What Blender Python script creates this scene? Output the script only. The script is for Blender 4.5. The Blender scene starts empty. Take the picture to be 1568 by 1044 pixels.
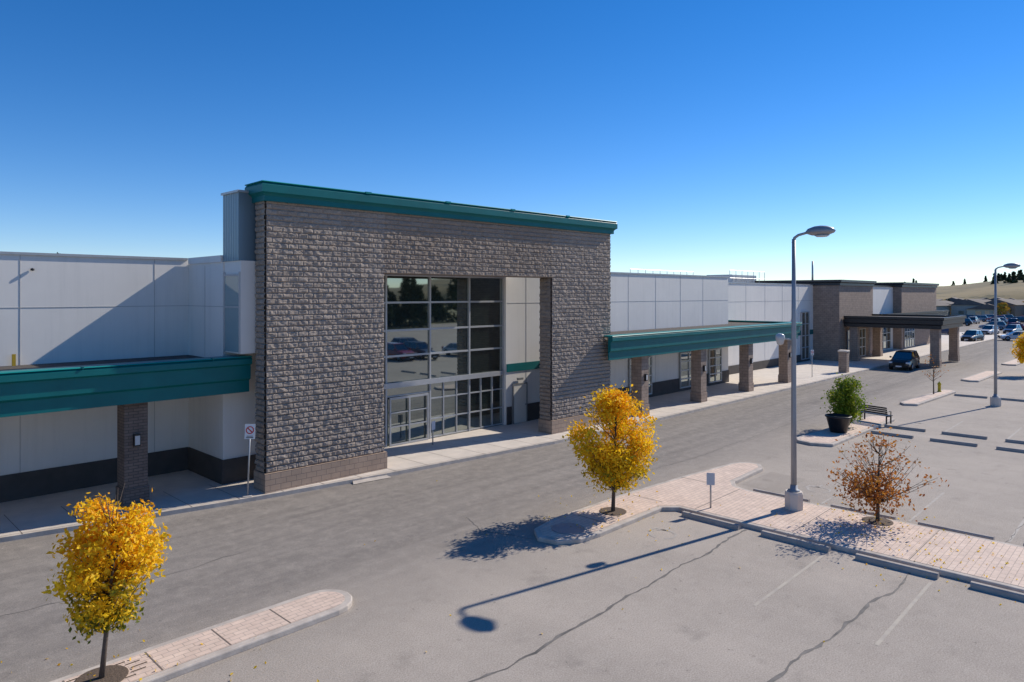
import bpy, math, random
import numpy as np
from mathutils import Vector, Matrix
random.seed(7); rng=np.random.default_rng(11)
S=bpy.context.scene
S.view_settings.view_transform='Standard'; S.view_settings.look='None'; S.view_settings.exposure=0
COL=S.collection
SUN_EL=math.radians(35.7); PHI=math.radians(12.2)
SV=Vector((math.cos(PHI)*math.cos(SUN_EL),-math.sin(PHI)*math.cos(SUN_EL),math.sin(SUN_EL)))

# ---------------------------------------------------------------- materials
def newmat(name):
    m=bpy.data.materials.new(name); m.use_nodes=True
    nt=m.node_tree; b=nt.nodes['Principled BSDF']; return m,nt,b
def c4(c): return (c[0],c[1],c[2],1)
def noise(nt,co,scale,detail=4,rough=.55):
    n=nt.nodes.new('ShaderNodeTexNoise'); n.inputs['Scale'].default_value=scale
    n.inputs['Detail'].default_value=detail; n.inputs['Roughness'].default_value=rough
    nt.links.new(co,n.inputs['Vector']); return n.outputs['Fac']
def mixc(nt,f,a,b,blend='MIX'):
    n=nt.nodes.new('ShaderNodeMix'); n.data_type='RGBA'; n.blend_type=blend
    for s,v in ((0,f),(6,a),(7,b)):
        if isinstance(v,(int,float)): n.inputs[s].default_value=v
        elif isinstance(v,tuple): n.inputs[s].default_value=c4(v)
        else: nt.links.new(v,n.inputs[s])
    return n.outputs[2]
def ramp(nt,f,stops):
    n=nt.nodes.new('ShaderNodeValToRGB'); r=n.color_ramp
    while len(r.elements)<len(stops): r.elements.new(.5)
    for e,(p,c) in zip(r.elements,stops):
        e.position=p; e.color=c4(c) if isinstance(c,tuple) else (c,c,c,1)
    nt.links.new(f,n.inputs[0]); return n.outputs[0]
def bump(nt,b,h,strength,dist):
    n=nt.nodes.new('ShaderNodeBump'); n.inputs['Strength'].default_value=strength
    n.inputs['Distance'].default_value=dist
    nt.links.new(h,n.inputs['Height']); nt.links.new(n.outputs[0],b.inputs['Normal'])
def objco(nt,scale=None):
    tc=nt.nodes.new('ShaderNodeTexCoord'); o=tc.outputs['Object']
    if scale:
        m=nt.nodes.new('ShaderNodeMapping'); m.inputs['Scale'].default_value=scale
        nt.links.new(o,m.inputs['Vector']); o=m.outputs[0]
    return o
def simple(name,c1,c2=None,scale=3,rough=.7,metal=0,bs=None,bd=.01,stretch=None,spec=None):
    m,nt,b=newmat(name); co=objco(nt,stretch)
    c2=c2 or tuple(x*.82 for x in c1)
    f=ramp(nt,noise(nt,co,scale,6,.6),[(.3,0.),(.7,1.)])
    nt.links.new(mixc(nt,f,c1,c2),b.inputs['Base Color'])
    b.inputs['Roughness'].default_value=rough; b.inputs['Metallic'].default_value=metal
    if spec is not None: b.inputs['Specular IOR Level'].default_value=spec
    if bs: bump(nt,b,noise(nt,co,bs,4),.6,bd)
    return m

def asphalt(name='asphalt',k=1.0):
    m,nt,b=newmat(name); co=objco(nt)
    big=noise(nt,co,.22,5,.6); mid=noise(nt,co,2.3,8,.75); fine=noise(nt,co,30,4,.85)
    st=objco(nt,(.10,1.1,1)); streak=noise(nt,st,1.0,6,.65)
    st2=objco(nt,(.5,.06,1)); streak2=noise(nt,st2,1.0,5,.6)
    st3=objco(nt,(.05,2.2,1)); streak3=noise(nt,st3,1.0,4,.6)
    sep=nt.nodes.new('ShaderNodeSeparateXYZ'); nt.links.new(co,sep.inputs[0])
    a=nt.nodes.new('ShaderNodeMath'); a.operation='MULTIPLY_ADD'; nt.links.new(mid,a.inputs[0]); a.inputs[1].default_value=1.6
    nt.links.new(sep.outputs[1],a.inputs[2])
    mr=nt.nodes.new('ShaderNodeMapRange'); nt.links.new(a.outputs[0],mr.inputs[0])
    mr.inputs[1].default_value=12.6; mr.inputs[2].default_value=16.8
    def K(c): return tuple(x*k for x in c)
    lot=mixc(nt,ramp(nt,streak2,[(.3,0.),(.7,1.)]),K((.465,.405,.345)),K((.395,.345,.295)))
    lot=mixc(nt,ramp(nt,big,[(.38,0.),(.66,.6)]),lot,K((.33,.29,.25)))
    road=mixc(nt,ramp(nt,streak,[(.3,0.),(.7,1.)]),K((.205,.184,.166)),K((.29,.26,.232)))
    road=mixc(nt,ramp(nt,streak3,[(.52,0.),(.70,.4)]),road,K((.16,.145,.133)))
    c=mixc(nt,mr.outputs[0],lot,road)
    c=mixc(nt,ramp(nt,mid,[(.45,0.),(.75,.40)]),c,K((.50,.445,.385)))
    c=mixc(nt,ramp(nt,noise(nt,co,.9,5,.65),[(.58,0.),(.74,.38)]),c,K((.19,.17,.15)))
    c=mixc(nt,ramp(nt,noise(nt,co,4.5,3,.6),[(.67,0.),(.73,.5)]),c,(.13,.12,.108))
    c=mixc(nt,ramp(nt,noise(nt,co,7,3,.6),[(.70,0.),(.74,.6)]),c,(.56,.51,.45))
    g=ramp(nt,fine,[(.25,.58),(.75,1.42)])
    c=mixc(nt,1.0,c,g,'MULTIPLY')
    nt.links.new(c,b.inputs['Base Color']); b.inputs['Roughness'].default_value=.9
    b.inputs['Specular IOR Level'].default_value=.15
    bump(nt,b,fine,.6,.012); return m

def brickmat(name,c1,c2,mort,bw,bh,rough=.85,axis='xz',ms=.012,bd=.006,gl=.75,gh=1.2):
    m,nt,b=newmat(name); tc=objco(nt)
    sep=nt.nodes.new('ShaderNodeSeparateXYZ'); nt.links.new(tc,sep.inputs[0])
    cmb=nt.nodes.new('ShaderNodeCombineXYZ')
    if axis=='xy':
        nt.links.new(sep.outputs[0],cmb.inputs[0]); nt.links.new(sep.outputs[1],cmb.inputs[1])
    else:
        ad=nt.nodes.new('ShaderNodeMath'); ad.operation='ADD'
        nt.links.new(sep.outputs[0],ad.inputs[0]); nt.links.new(sep.outputs[1],ad.inputs[1])
        nt.links.new(ad.outputs[0],cmb.inputs[0]); nt.links.new(sep.outputs[2],cmb.inputs[1])
    bt=nt.nodes.new('ShaderNodeTexBrick'); nt.links.new(cmb.outputs[0],bt.inputs['Vector'])
    bt.inputs['Scale'].default_value=1; bt.inputs['Brick Width'].default_value=bw; bt.inputs['Row Height'].default_value=bh
    bt.inputs['Mortar Size'].default_value=ms; bt.inputs['Color1'].default_value=c4(c1); bt.inputs['Color2'].default_value=c4(c2)
    bt.inputs['Mortar'].default_value=c4(mort)
    g=ramp(nt,noise(nt,tc,2.2,6,.65),[(.25,gl),(.75,gh)])
    c=mixc(nt,1.0,bt.outputs[0],g,'MULTIPLY'); nt.links.new(c,b.inputs['Base Color'])
    b.inputs['Roughness'].default_value=rough
    inv=nt.nodes.new('ShaderNodeMath'); inv.operation='SUBTRACT'; inv.inputs[0].default_value=1; nt.links.new(bt.outputs[1],inv.inputs[1])
    bump(nt,b,inv.outputs[0],.7,bd); return m

def rockmat():
    m,nt,b=newmat('split_face_block'); co=objco(nt)
    a=nt.nodes.new('ShaderNodeAttribute'); a.attribute_name='blk'
    c=ramp(nt,a.outputs['Fac'],[(0.,(.27,.215,.172)),(.5,(.315,.262,.22)),(1.,(.355,.305,.262))])
    a2=nt.nodes.new('ShaderNodeAttribute'); a2.attribute_name='crev'
    c=mixc(nt,ramp(nt,a2.outputs['Fac'],[(0.,.45),(.4,0.)]),c,(.16,.133,.112))
    g=ramp(nt,noise(nt,co,16,5,.7),[(.25,.78),(.75,1.22)])
    c=mixc(nt,1.0,c,g,'MULTIPLY')
    g=ramp(nt,noise(nt,co,.5,3,.5),[(.3,.94),(.7,1.08)])
    c=mixc(nt,1.0,c,g,'MULTIPLY')
    nt.links.new(c,b.inputs['Base Color']); b.inputs['Roughness'].default_value=.95
    b.inputs['Specular IOR Level'].default_value=.12
    bump(nt,b,noise(nt,co,30,4,.7),.8,.02); return m

def glassmat(name='window_glass',tint=(.022,.032,.032),gl=.28):
    m,nt,b=newmat(name); co=objco(nt)
    b.inputs['Base Color'].default_value=c4(tint); b.inputs['Roughness'].default_value=.03
    b.inputs['Specular IOR Level'].default_value=.9; b.inputs['IOR'].default_value=1.6
    bump(nt,b,noise(nt,co,.7,1),.04,.02)
    g=nt.nodes.new('ShaderNodeBsdfGlossy'); g.inputs['Roughness'].default_value=.02; g.inputs['Color'].default_value=(.8,.93,.92,1)
    mx=nt.nodes.new('ShaderNodeMixShader'); mx.inputs[0].default_value=gl
    nt.links.new(b.outputs[0],mx.inputs[1]); nt.links.new(g.outputs[0],mx.inputs[2])
    nt.links.new(mx.outputs[0],nt.nodes['Material Output'].inputs[0]); return m
def leafmat(name,stops,green=None,trans=.35):
    m,nt,b=newmat(name)
    a=nt.nodes.new('ShaderNodeAttribute'); a.attribute_name='rnd'
    c=ramp(nt,a.outputs['Fac'],stops)
    nt.links.new(c,b.inputs['Base Color']); b.inputs['Roughness'].default_value=.6
    b.inputs['Specular IOR Level'].default_value=.3
    t=nt.nodes.new('ShaderNodeBsdfTranslucent'); nt.links.new(c,t.inputs[0])
    mx=nt.nodes.new('ShaderNodeMixShader'); mx.inputs[0].default_value=trans
    nt.links.new(b.outputs[0],mx.inputs[1]); nt.links.new(t.outputs[0],mx.inputs[2])
    nt.links.new(mx.outputs[0],nt.nodes['Material Output'].inputs[0]); return m
def wallmat(name,c1,c2):
    m,nt,b=newmat(name); co=objco(nt); st=objco(nt,(2.5,2.5,.12))
    f=ramp(nt,noise(nt,co,.5,5,.6),[(.3,0.),(.7,1.)]); c=mixc(nt,f,c1,c2)
    s=ramp(nt,noise(nt,st,1.4,5,.7),[(.5,0.),(.8,.30)]); c=mixc(nt,s,c,tuple(x*.72 for x in c2))
    nt.links.new(c,b.inputs['Base Color']); b.inputs['Roughness'].default_value=.75; b.inputs['Specular IOR Level'].default_value=.3
    bump(nt,b,noise(nt,co,60,2),.3,.003); return m

M_asph=asphalt()
M_patch=asphalt('asphalt_patch',.9)
M_rock=rockmat()
M_base=brickmat('smooth_brown_block',(.40,.29,.215),(.35,.255,.19),(.22,.17,.14),.4,.2,gl=.88,gh=1.12)
M_brick=brickmat('brown_brick',(.19,.14,.115),(.15,.11,.09),(.085,.07,.06),.3,.1)
M_brickR=brickmat('tan_block',(.36,.265,.205),(.30,.22,.175),(.18,.14,.11),.4,.2)
M_pave=brickmat('stamped_paver',(.72,.56,.45),(.65,.50,.405),(.46,.365,.30),.30,.15,axis='xy',ms=.009,bd=.003,gl=.84,gh=1.14)
M_conc=simple('concrete',(.68,.60,.52),(.55,.49,.43),1.3,.85,bs=40,bd=.004)
M_kerb=simple('kerb_concrete',(.60,.53,.46),(.40,.35,.305),2.6,.9,bs=30,bd=.006)
M_block=simple('precast_block',(.46,.41,.36),(.32,.28,.25),3.5,.9,bs=30,bd=.006)
M_white=wallmat('white_panel',(.80,.765,.715),(.74,.71,.665))
M_cream=simple('cream_stucco',(.76,.72,.64),(.70,.66,.59),.9,.7)
M_joint=simple('panel_joint',(.46,.45,.44))
M_char=simple('charcoal_base',(.085,.072,.064),(.06,.052,.047),2,.8)
M_teal=simple('teal_metal',(.0,.145,.15),(.0,.12,.126),1.2,.45,spec=.3)
M_tealL=simple('teal_flashing',(.005,.25,.235),(.004,.22,.21),1.2,.4,spec=.3)
M_black=simple('black_metal',(.012,.012,.016),(.009,.009,.012),2,.4)
M_roof=simple('gravel_roof',(.10,.085,.075),(.06,.05,.045),9,.95,bs=20,bd=.03)
M_alum=simple('aluminium_frame',(.50,.505,.51),(.42,.425,.43),2,.4,metal=.2)
M_glass=glassmat()
M_tglass=glassmat('tinted_panel_glass',(.22,.30,.31),.15)
M_pole=simple('painted_pole',(.33,.34,.36),(.27,.28,.30),2,.45,metal=.3)
M_galv=simple('galvanised_steel',(.45,.46,.47),(.38,.39,.4),6,.45,metal=.5)
M_tar=simple('tar_seal',(.085,.08,.074),(.22,.20,.18),2.5,.8)
M_wht=simple('faded_white_paint',(.48,.44,.39),(.36,.32,.28),4,.85)
M_yel=simple('faded_line_paint',(.49,.44,.36),(.38,.335,.29),3,.85)
M_bark=simple('bark',(.12,.09,.07),(.07,.055,.045),14,.9,bs=30,bd=.01)
M_soil=simple('soil_mulch',(.15,.105,.075),(.09,.065,.045),20,.95,bs=30,bd=.03)
M_gap=simple('joint_dark',(.20,.16,.13))
M_sign=simple('sign_white',(.75,.76,.77),(.70,.71,.72),4,.4)
M_red=simple('sign_red',(.6,.02,.02))
M_sback=simple('sign_back',(.55,.58,.62),(.47,.50,.55),4,.4)
M_grass=simple('dry_grass',(.30,.25,.11),(.20,.19,.08),.02,.95)
M_lens=simple('lamp_lens',(.55,.56,.56),rough=.15)
M_dframe=simple('door_frame_grey',(.22,.22,.22))
M_corr,nt_,b_=newmat('corrugated_metal')
co_=objco(nt_); w_=nt_.nodes.new('ShaderNodeTexWave'); w_.bands_direction='Y'; w_.inputs['Scale'].default_value=2.2
nt_.links.new(co_,w_.inputs['Vector']); b_.inputs['Roughness'].default_value=.4; b_.inputs['Metallic'].default_value=.3
nt_.links.new(mixc(nt_,ramp(nt_,w_.outputs[1],[(.3,0.),(.7,1.)]),(.15,.22,.27),(.27,.36,.41)),b_.inputs['Base Color'])
bump(nt_,b_,w_.outputs[1],1,.04)

# ---------------------------------------------------------------- mesh helpers
def empty(name,loc=(0,0,0),rot=0,parent=None):
    o=bpy.data.objects.new(name,None); COL.objects.link(o); o.location=loc; o.rotation_euler[2]=rot
    if parent: o.parent=parent
    return o
def mesh(name,v,f,mat,parent=None,smooth=False):
    me=bpy.data.meshes.new(name); me.from_pydata([tuple(p) for p in v],[],f); me.update()
    mats=mat if isinstance(mat,list) else [mat]
    for m in mats: me.materials.append(m)
    if smooth: me.polygons.foreach_set('use_smooth',[True]*len(me.polygons))
    o=bpy.data.objects.new(name,me); COL.objects.link(o)
    if parent: o.parent=parent
    return o
BF=[(0,3,2,1),(4,5,6,7),(0,1,5,4),(1,2,6,5),(2,3,7,6),(3,0,4,7)]
def boxv(x0,x1,y0,y1,z0,z1):
    return [(x0,y0,z0),(x1,y0,z0),(x1,y1,z0),(x0,y1,z0),(x0,y0,z1),(x1,y0,z1),(x1,y1,z1),(x0,y1,z1)]
def box(name,x0,x1,y0,y1,z0,z1,mat,parent=None,bev=0):
    o=mesh(name,boxv(x0,x1,y0,y1,z0,z1),BF,mat,parent)
    if bev:
        b=o.modifiers.new('b','BEVEL'); b.width=bev; b.segments=2
    return o
def boxes(name,L,mat,parent=None):
    v=[];f=[]
    for b in L:
        k=len(v); v+=boxv(*b); f+=[tuple(i+k for i in q) for q in BF]
    return mesh(name,v,f,mat,parent)
def prism(name,pts,z0,z1,mat,parent=None,bev=0):
    n=len(pts); v=[(x,y,z0) for x,y in pts]+[(x,y,z1) for x,y in pts]
    f=[tuple(range(n-1,-1,-1)),tuple(range(n,2*n))]+[(i,(i+1)%n,n+(i+1)%n,n+i) for i in range(n)]
    o=mesh(name,v,f,mat,parent)
    if bev:
        b=o.modifiers.new('b','BEVEL'); b.width=bev; b.segments=2; b.limit_method='ANGLE'
    return o
def offset(pts,d):
    out=[];n=len(pts)
    for i in range(n):
        a=Vector(pts[i-1]);b=Vector(pts[i]);c=Vector(pts[(i+1)%n])
        e1=(b-a).normalized();e2=(c-b).normalized()
        n1=Vector((-e1.y,e1.x));n2=Vector((-e2.y,e2.x));m=(n1+n2)
        if m.length<1e-6: m=n1
        m.normalize(); k=d/max(.4,m.dot(n1)); out.append(tuple(b+m*k))
    return out
def sweep(name,path,prof,mat,parent=None):
    P=[Vector(p) for p in path];n=len(P);v=[];f=[];m=len(prof)
    for i in range(n):
        ds=[]
        if i>0: ds.append((P[i]-P[i-1]).normalized())
        if i<n-1: ds.append((P[i+1]-P[i]).normalized())
        ns=[Vector((d.y,-d.x)) for d in ds]; k=sum(ns,Vector((0,0))).normalized(); s=1/max(.3,k.dot(ns[0]))
        for o,z in prof: q=P[i]+k*o*s; v.append((q.x,q.y,z))
    for i in range(n-1):
        for j in range(m): a=i*m+j;b=i*m+(j+1)%m; f.append((a,a+m,b+m,b))
    f.append(tuple(range(m-1,-1,-1))); f.append(tuple((n-1)*m+j for j in range(m)))
    return mesh(name,v,f,mat,parent)
def tube(pts,rad,sides=6,V=None,F=None):
    V=[] if V is None else V;F=[] if F is None else F
    P=[Vector(p) for p in pts]; n=len(P); k0=len(V)
    for i in range(n):
        d=(P[min(i+1,n-1)]-P[max(i-1,0)])
        if d.length<1e-6:d=Vector((0,0,1))
        d.normalize(); a=d.cross(Vector((.31,.87,.2))).normalized(); b=d.cross(a)
        r=rad[i] if hasattr(rad,'__len__') else rad
        for s in range(sides):
            t=2*math.pi*s/sides; V.append(tuple(P[i]+(a*math.cos(t)+b*math.sin(t))*r))
    for i in range(n-1):
        for s in range(sides):
            A=k0+i*sides+s;B=k0+i*sides+(s+1)%sides; F.append((A,B,B+sides,A+sides))
    F.append(tuple(k0+s for s in range(sides-1,-1,-1))); F.append(tuple(k0+(n-1)*sides+s for s in range(sides)))
    return V,F
def tubeo(name,pts,rad,mat,parent=None,sides=12):
    V,F=tube(pts,rad,sides); return mesh(name,V,F,mat,parent,smooth=True)
def lathe(name,prof,mat,parent=None,n=20,loc=(0,0,0),sx=1,sy=1,smooth=True):
    v=[];f=[];m=len(prof)
    for i in range(n):
        t=2*math.pi*i/n
        for r,z in prof: v.append((loc[0]+r*sx*math.cos(t),loc[1]+r*sy*math.sin(t),loc[2]+z))
    for i in range(n):
        for j in range(m-1):
            a=i*m+j;b=((i+1)%n)*m+j; f.append((a,b,b+1,a+1))
    f.append(tuple(i*m for i in range(n-1,-1,-1))); f.append(tuple(i*m+m-1 for i in range(n)))
    return mesh(name,v,f,mat,parent,smooth)

# ---------------------------------------------------------------- ground
mesh('ground',[(-3000,-3000,-.03),(3000,-3000,-.03),(3000,3000,-.03),(-3000,3000,-.03)],[(0,1,2,3)],M_grass)
mesh('asphalt_parking_lot',[(-80,-70,0),(235,-70,0),(235,60,0),(-80,60,0)],[(0,1,2,3)],M_asph)
def patch(pts):
    P=[]
    for i in range(len(pts)):
        a=Vector(pts[i]);b=Vector(pts[(i+1)%len(pts)]); n=max(2,int((b-a).length/.4))
        for k in range(n): q=a.lerp(b,k/n); P.append((q.x+random.uniform(-.05,.05),q.y+random.uniform(-.05,.05),.002))
    mesh('asphalt_patch',P,[tuple(range(len(P)))],M_patch)
patch([(24.6,10.2),(27.2,10.2),(27.3,11.7),(24.7,11.7)]); patch([(46,15.6),(62,15.4),(62,17.6),(46,17.8)])

kerb=[(-40,24.5),(3.9,24.35),(9.7,23.15),(12,22.78),(16,22.25),(25.2,21.35),(34,21.1),(56,20.9),(150,20.9)]
walk=empty('sidewalk')
poly=kerb+[(150,40),(-40,40)]
prism('kerb_edge',poly,-.02,.14,M_kerb,walk)
inner=[(x,y+.17) for x,y in kerb]+[(149.8,39.8),(-39.8,39.8)]
mesh('concrete_slab',[(x,y,.145) for x,y in inner],[tuple(range(len(inner)))],M_conc,walk)
L=[]
for i in range(90):
    x=-12+i*1.5
    yk=np.interp(x,[p[0] for p in kerb],[p[1] for p in kerb])
    L.append((x,x+.018,yk+.02,yk+2.6,.1455,.148))
boxes('slab_joints',L,M_gap,walk)
mesh('kerb_ramp',[(14.5,22.2,.02),(16.1,22.0,.02),(16.0,22.6,.149),(14.8,22.75,.149)],[(0,1,2,3)],M_kerb,walk)

def island(name,pts,paver=True):
    e=empty(name)
    prism('kerb',pts,-.02,.13,M_kerb,e,bev=.03)
    ins=offset(pts,.17)
    mesh('paving',[(x,y,.136) for x,y in ins],[tuple(range(len(ins)))],M_pave,e)
    return e
def caps(x0,x1,y0,y1,left=True,right=True,n=8):
    pts=[];r=(y1-y0)/2;cy=(y0+y1)/2
    if right:
        for i in range(n+1):
            t=-math.pi/2+math.pi*i/n; pts.append((x1-r+r*math.cos(t),cy+r*math.sin(t)))
    else: pts+=[(x1,y0),(x1,y1)]
    if left:
        for i in range(n+1):
            t=math.pi/2+math.pi*i/n; pts.append((x0+r+r*math.cos(t),cy+r*math.sin(t)))
    else: pts+=[(x0,y1),(x0,y0)]
    return pts
e=island('traffic_island',caps(-20,8.95,13.3,14.6,left=False))
boxes('paving_joints',[(x,x+.03,13.48,14.42,.1365,.139) for x in (-1,1.2,3.2,4.6,5.9,7.2)],M_gap,e)
T=[(20.2,-14),(23.75,-14),(23.75,10.9),(23.95,11.5),(24.5,11.85),(27.2,11.95),(27.75,12.3),(27.75,12.85),(27.2,13.25),(24,13.65),(20,13.95),(16.5,14.0),(15.3,13.75),(14.85,13.2),(15.0,12.6),(15.6,12.2),(16.4,12.1),(19.8,12.1),(20.2,11.7)]
e=island('traffic_island',T)
boxes('paving_joints',[(20.4,23.6,y,y+.025,.1365,.139) for y in (11.2,8,4.9,1.8,-1.3)]+[(x,x+.025,12.4,13.6,.1365,.139) for x in (17.2,20.3,23.6)],M_gap,e)
e=island('traffic_island',[(33.8,11.5),(43.2,11.4),(43.7,11.8),(43.6,12.4),(43,12.8),(34.2,13.4),(33.6,13.1),(33.4,12.4)])
e=island('traffic_island',[(50,11.9),(58.6,11.5),(59.1,11.9),(59.0,12.4),(50.2,13.0),(49.6,12.6)])
e=island('traffic_island',[(67,11.6),(76,11.4),(76.5,12),(76,12.7),(67.2,12.9),(66.7,12.2)])
e=island('traffic_island',[(85,11.6),(96,11.4),(96.5,12),(96,12.7),(85.2,12.9),(84.7,12.2)])

def pblock(x,y,L=1.95):
    e=empty('parking_block',(x,y,0),random.uniform(-.015,.015))
    prof=[(-.10,0),(.10,0),(.085,.10),(.055,.135),(-.055,.135),(-.085,.10)]
    v=[(a,-L/2,z) for a,z in prof]+[(a,L/2,z) for a,z in prof]; n=6
    f=[tuple(range(n)),tuple(range(2*n-1,n-1,-1))]+[(i,n+i,n+(i+1)%n,(i+1)%n) for i in range(n)]
    mesh('block',v,f,M_block,e)
for y in (10.4,7.75,5.1,2.45,-.2,-2.9): pblock(19.9,y)
for y in (9.9,7.2,4.6,1.95,-.7): pblock(24.05,y)
for y in (10.3,7.6,4.9,2.2): pblock(38.6,y)
for y in (10.3,7.6,4.9): pblock(40.9,y)
for y in (10.3,7.6,4.9): pblock(57.0,y)

def ribbon(name,pts,w,mat,z=.004,wig=.12,step=.2):
    P=[Vector(p) for p in pts]; out=[]
    off=0
    for a,b in zip(P[:-1],P[1:]):
        L=(b-a).length;n=max(1,int(L/step)); d=(b-a).normalized(); nn=Vector((-d.y,d.x))
        for i in range(n):
            off=off*.88+random.uniform(-wig,wig)*.45
            out.append((a+(b-a)*i/n+nn*off,nn))
    v=[]
    for q,nn in out:
        ww=w*random.uniform(.35,1.4)/2 if wig else w/2
        v+=[tuple(q+nn*ww)+(z,),tuple(q-nn*ww)+(z,)]
    f=[(2*i,2*i+1,2*i+3,2*i+2) for i in range(len(out)-1)]
    return mesh(name,v,f,mat)
ck=[[(20,9.25),(14,9.15),(8.5,9.2),(-2,9.3)],[(19.8,4.75),(15,5.0),(12.3,5.2),(3,5.3)],[(23.9,3.4),(30,3.2),(38,3.5)],[(2.9,18.7),(6.5,18.4),(9,18.6)],
    [(14.9,13.4),(14.4,15.0),(15.0,16.5)],[(20,15.6),(28,15.2),(36,15.3),(50,15.2)]]
for i,c in enumerate(ck):
    ribbon('pavement_crack',c,.07 if i<2 else .025,M_tar,z=.006)
for y in (7.9,5.3,2.7,.05):
    ribbon('stall_line',[(15.2,y-1.1),(19.7,y-1.1)],.08,M_yel,.005,.0)
for y in (9.9,7.2,4.6,1.95): ribbon('stall_line',[(24.3,y-1.3),(29,y-1.3)],.08,M_wht,.005,0)
for y in (9.9,7.2,4.6): ribbon('stall_line',[(41.2,y-1.3),(46,y-1.3)],.08,M_wht,.005,0)
for (cx,cy) in ((17.9,10.9),(26.0,9.3),(43,10.0)):
    V=[];F=[]
    for k in range(18):
        if k in (3,9,10): continue
        t0=2*math.pi*k/18;t1=t0+2*math.pi/18
        b=len(V)
        for r,t in ((.34,t0),(.42,t0),(.42,t1),(.34,t1)): V.append((cx+r*math.cos(t),cy+r*math.sin(t),.0055))
        F.append((b,b+1,b+2,b+3))
    for q in ((.3,.38,.1,.5),(.38,.75,.1,.18),(-.05,.3,.42,.5)):
        b=len(V); V+=[(cx+q[0],cy+q[2],.0055),(cx+q[1],cy+q[2],.0055),(cx+q[1],cy+q[3],.0055),(cx+q[0],cy+q[3],.0055)]; F.append((b,b+1,b+2,b+3))
    mesh('bay_symbol_paint',V,F,M_wht)

# ---------------------------------------------------------------- building
B=empty('shopping_centre_building')
Pz=8.55
def rockgrid(name,O,U,Vv,Nn,w,h,hole,parent,res=.04,seed=1):
    r=np.random.default_rng(seed)
    nu=int(round(w/res))+1; nv=int(round(h/res))+1
    u=np.linspace(0,w,nu); v=np.linspace(0,h,nv); UU,VV=np.meshgrid(u,v)
    row=np.floor(VV/.2+1e-6); ri=row.astype(int)
    sh=((ri%2)*.2); col=np.floor((UU+sh)/.4+1e-6)
    fu=(UU+sh)-col*.4; fv=VV-row*.2
    e=np.clip(np.minimum(fv,.2-fv)/.03,0,1)*(.6+.4*np.clip(np.minimum(fu,.4-fu)/.03,0,1))
    R,C=int(row.max())+2,int(col.max())+2
    ci=col.astype(int)
    ra,rb,rc,rd=[r.random((R,C)) for _ in range(4)]
    def vn(su,sv):
        a=r.random((int(h/sv)+3,int(w/su)+3)); x=UU/su; y=VV/sv; xi=x.astype(int); yi=y.astype(int); fx=x-xi; fy=y-yi
        fx=fx*fx*(3-2*fx); fy=fy*fy*(3-2*fy)
        return (a[yi,xi]*(1-fx)+a[yi,xi+1]*fx)*(1-fy)+(a[yi+1,xi]*(1-fx)+a[yi+1,xi+1]*fx)*fy
    n1=vn(.15,.10); n2=vn(.08,.06)
    d=e*(.024+.034*n1+.028*n2+.008*ra[ri,ci]+(fu-.2)*(rb[ri,ci]-.5)*.09+(fv-.1)*(rc[ri,ci]-.6)*.17)+.006*n2
    d=np.clip(d,0,.11)
    O=np.array(O,float);U=np.array(U,float);Vv=np.array(Vv,float);Nn=np.array(Nn,float)
    co=O+UU[...,None]*U+VV[...,None]*Vv+d[...,None]*Nn
    idx=np.arange(nu*nv).reshape(nv,nu)
    q=np.stack([idx[:-1,:-1],idx[:-1,1:],idx[1:,1:],idx[1:,:-1]],-1).reshape(-1,4)
    if hole:
        cu=(UU[:-1,:-1]+res/2).ravel(); cv=(VV[:-1,:-1]+res/2).ravel()
        q=q[~((cu>hole[0])&(cu<hole[1])&(cv<hole[2]))]
    me=bpy.data.meshes.new(name); me.from_pydata(co.reshape(-1,3).tolist(),[],q.tolist()); me.update()
    blk=rd[ri,ci]*.5+n1*.5
    if hole: blk=np.where((UU>hole[0])&(UU<hole[1]),blk*.6,blk*.7+.35)
    at=me.attributes.new('blk','FLOAT','POINT'); at.data.foreach_set('value',blk.ravel().astype(np.float32))
    at=me.attributes.new('crev','FLOAT','POINT'); at.data.foreach_set('value',(e*.5+d/.1*.6).ravel().astype(np.float32))
    me.materials.append(M_rock); o=bpy.data.objects.new(name,me); COL.objects.link(o); o.parent=parent; return o
PO=empty('entrance_portal',(11.5,23.1,0),math.radians(-2.1),B)
W=19.65; RP=14.9; BH=.82
boxes('portal_core',[(0,4.95,.06,.8,0,10.5),(RP,W,.06,.8,0,10.5),(4.951,RP-.001,.06,.8,8.02,10.5)],M_brick,PO)
rockgrid('portal_front',(0,.055,BH),(1,0,0),(0,0,1),(0,-1,0),W,10.51-BH,(4.94,RP+.01,8.01-BH),PO,seed=3)
rockgrid('portal_left_side',(-.003,.8,BH),(0,-1,0),(0,0,1),(-1,0,0),.76,10.51-BH,None,PO,seed=4)
rockgrid('portal_reveal',(RP-.003,.8,BH),(0,-1,0),(0,0,1),(-1,0,0),.76,8.0-BH,None,PO,seed=5)
rockgrid('portal_right_side',(W+.003,.04,BH),(0,1,0),(0,0,1),(1,0,0),.76,10.51-BH,None,PO,seed=6)
boxes('portal_plinth',[(-.09,5.02,-.09,.86,0,BH),(RP-.08,W+.09,-.09,.86,0,BH)],M_base,PO)
cor=[(-.02,10.5),(.12,10.5),(.12,10.68),(.17,10.74),(.26,10.8),(.26,11.06),(.20,11.14),(-.02,11.14)]
cpath=[(-.02,1.2),(-.02,-.02),(W+.02,-.02),(W+.02,.9),(W-2,.9)]
sweep('portal_cornice',cpath,cor,M_teal,PO)
sweep('cornice_cap',cpath,[(-.03,11.143),(.24,11.143),(.27,11.16),(.25,11.185),(-.03,11.19)],M_tealL,PO)
boxes('cap_joints',[(x,x+.25,-.295,-.02,11.13,11.205) for x in (3.9,7.9,11.8,15.7)],M_tealL,PO)
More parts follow.
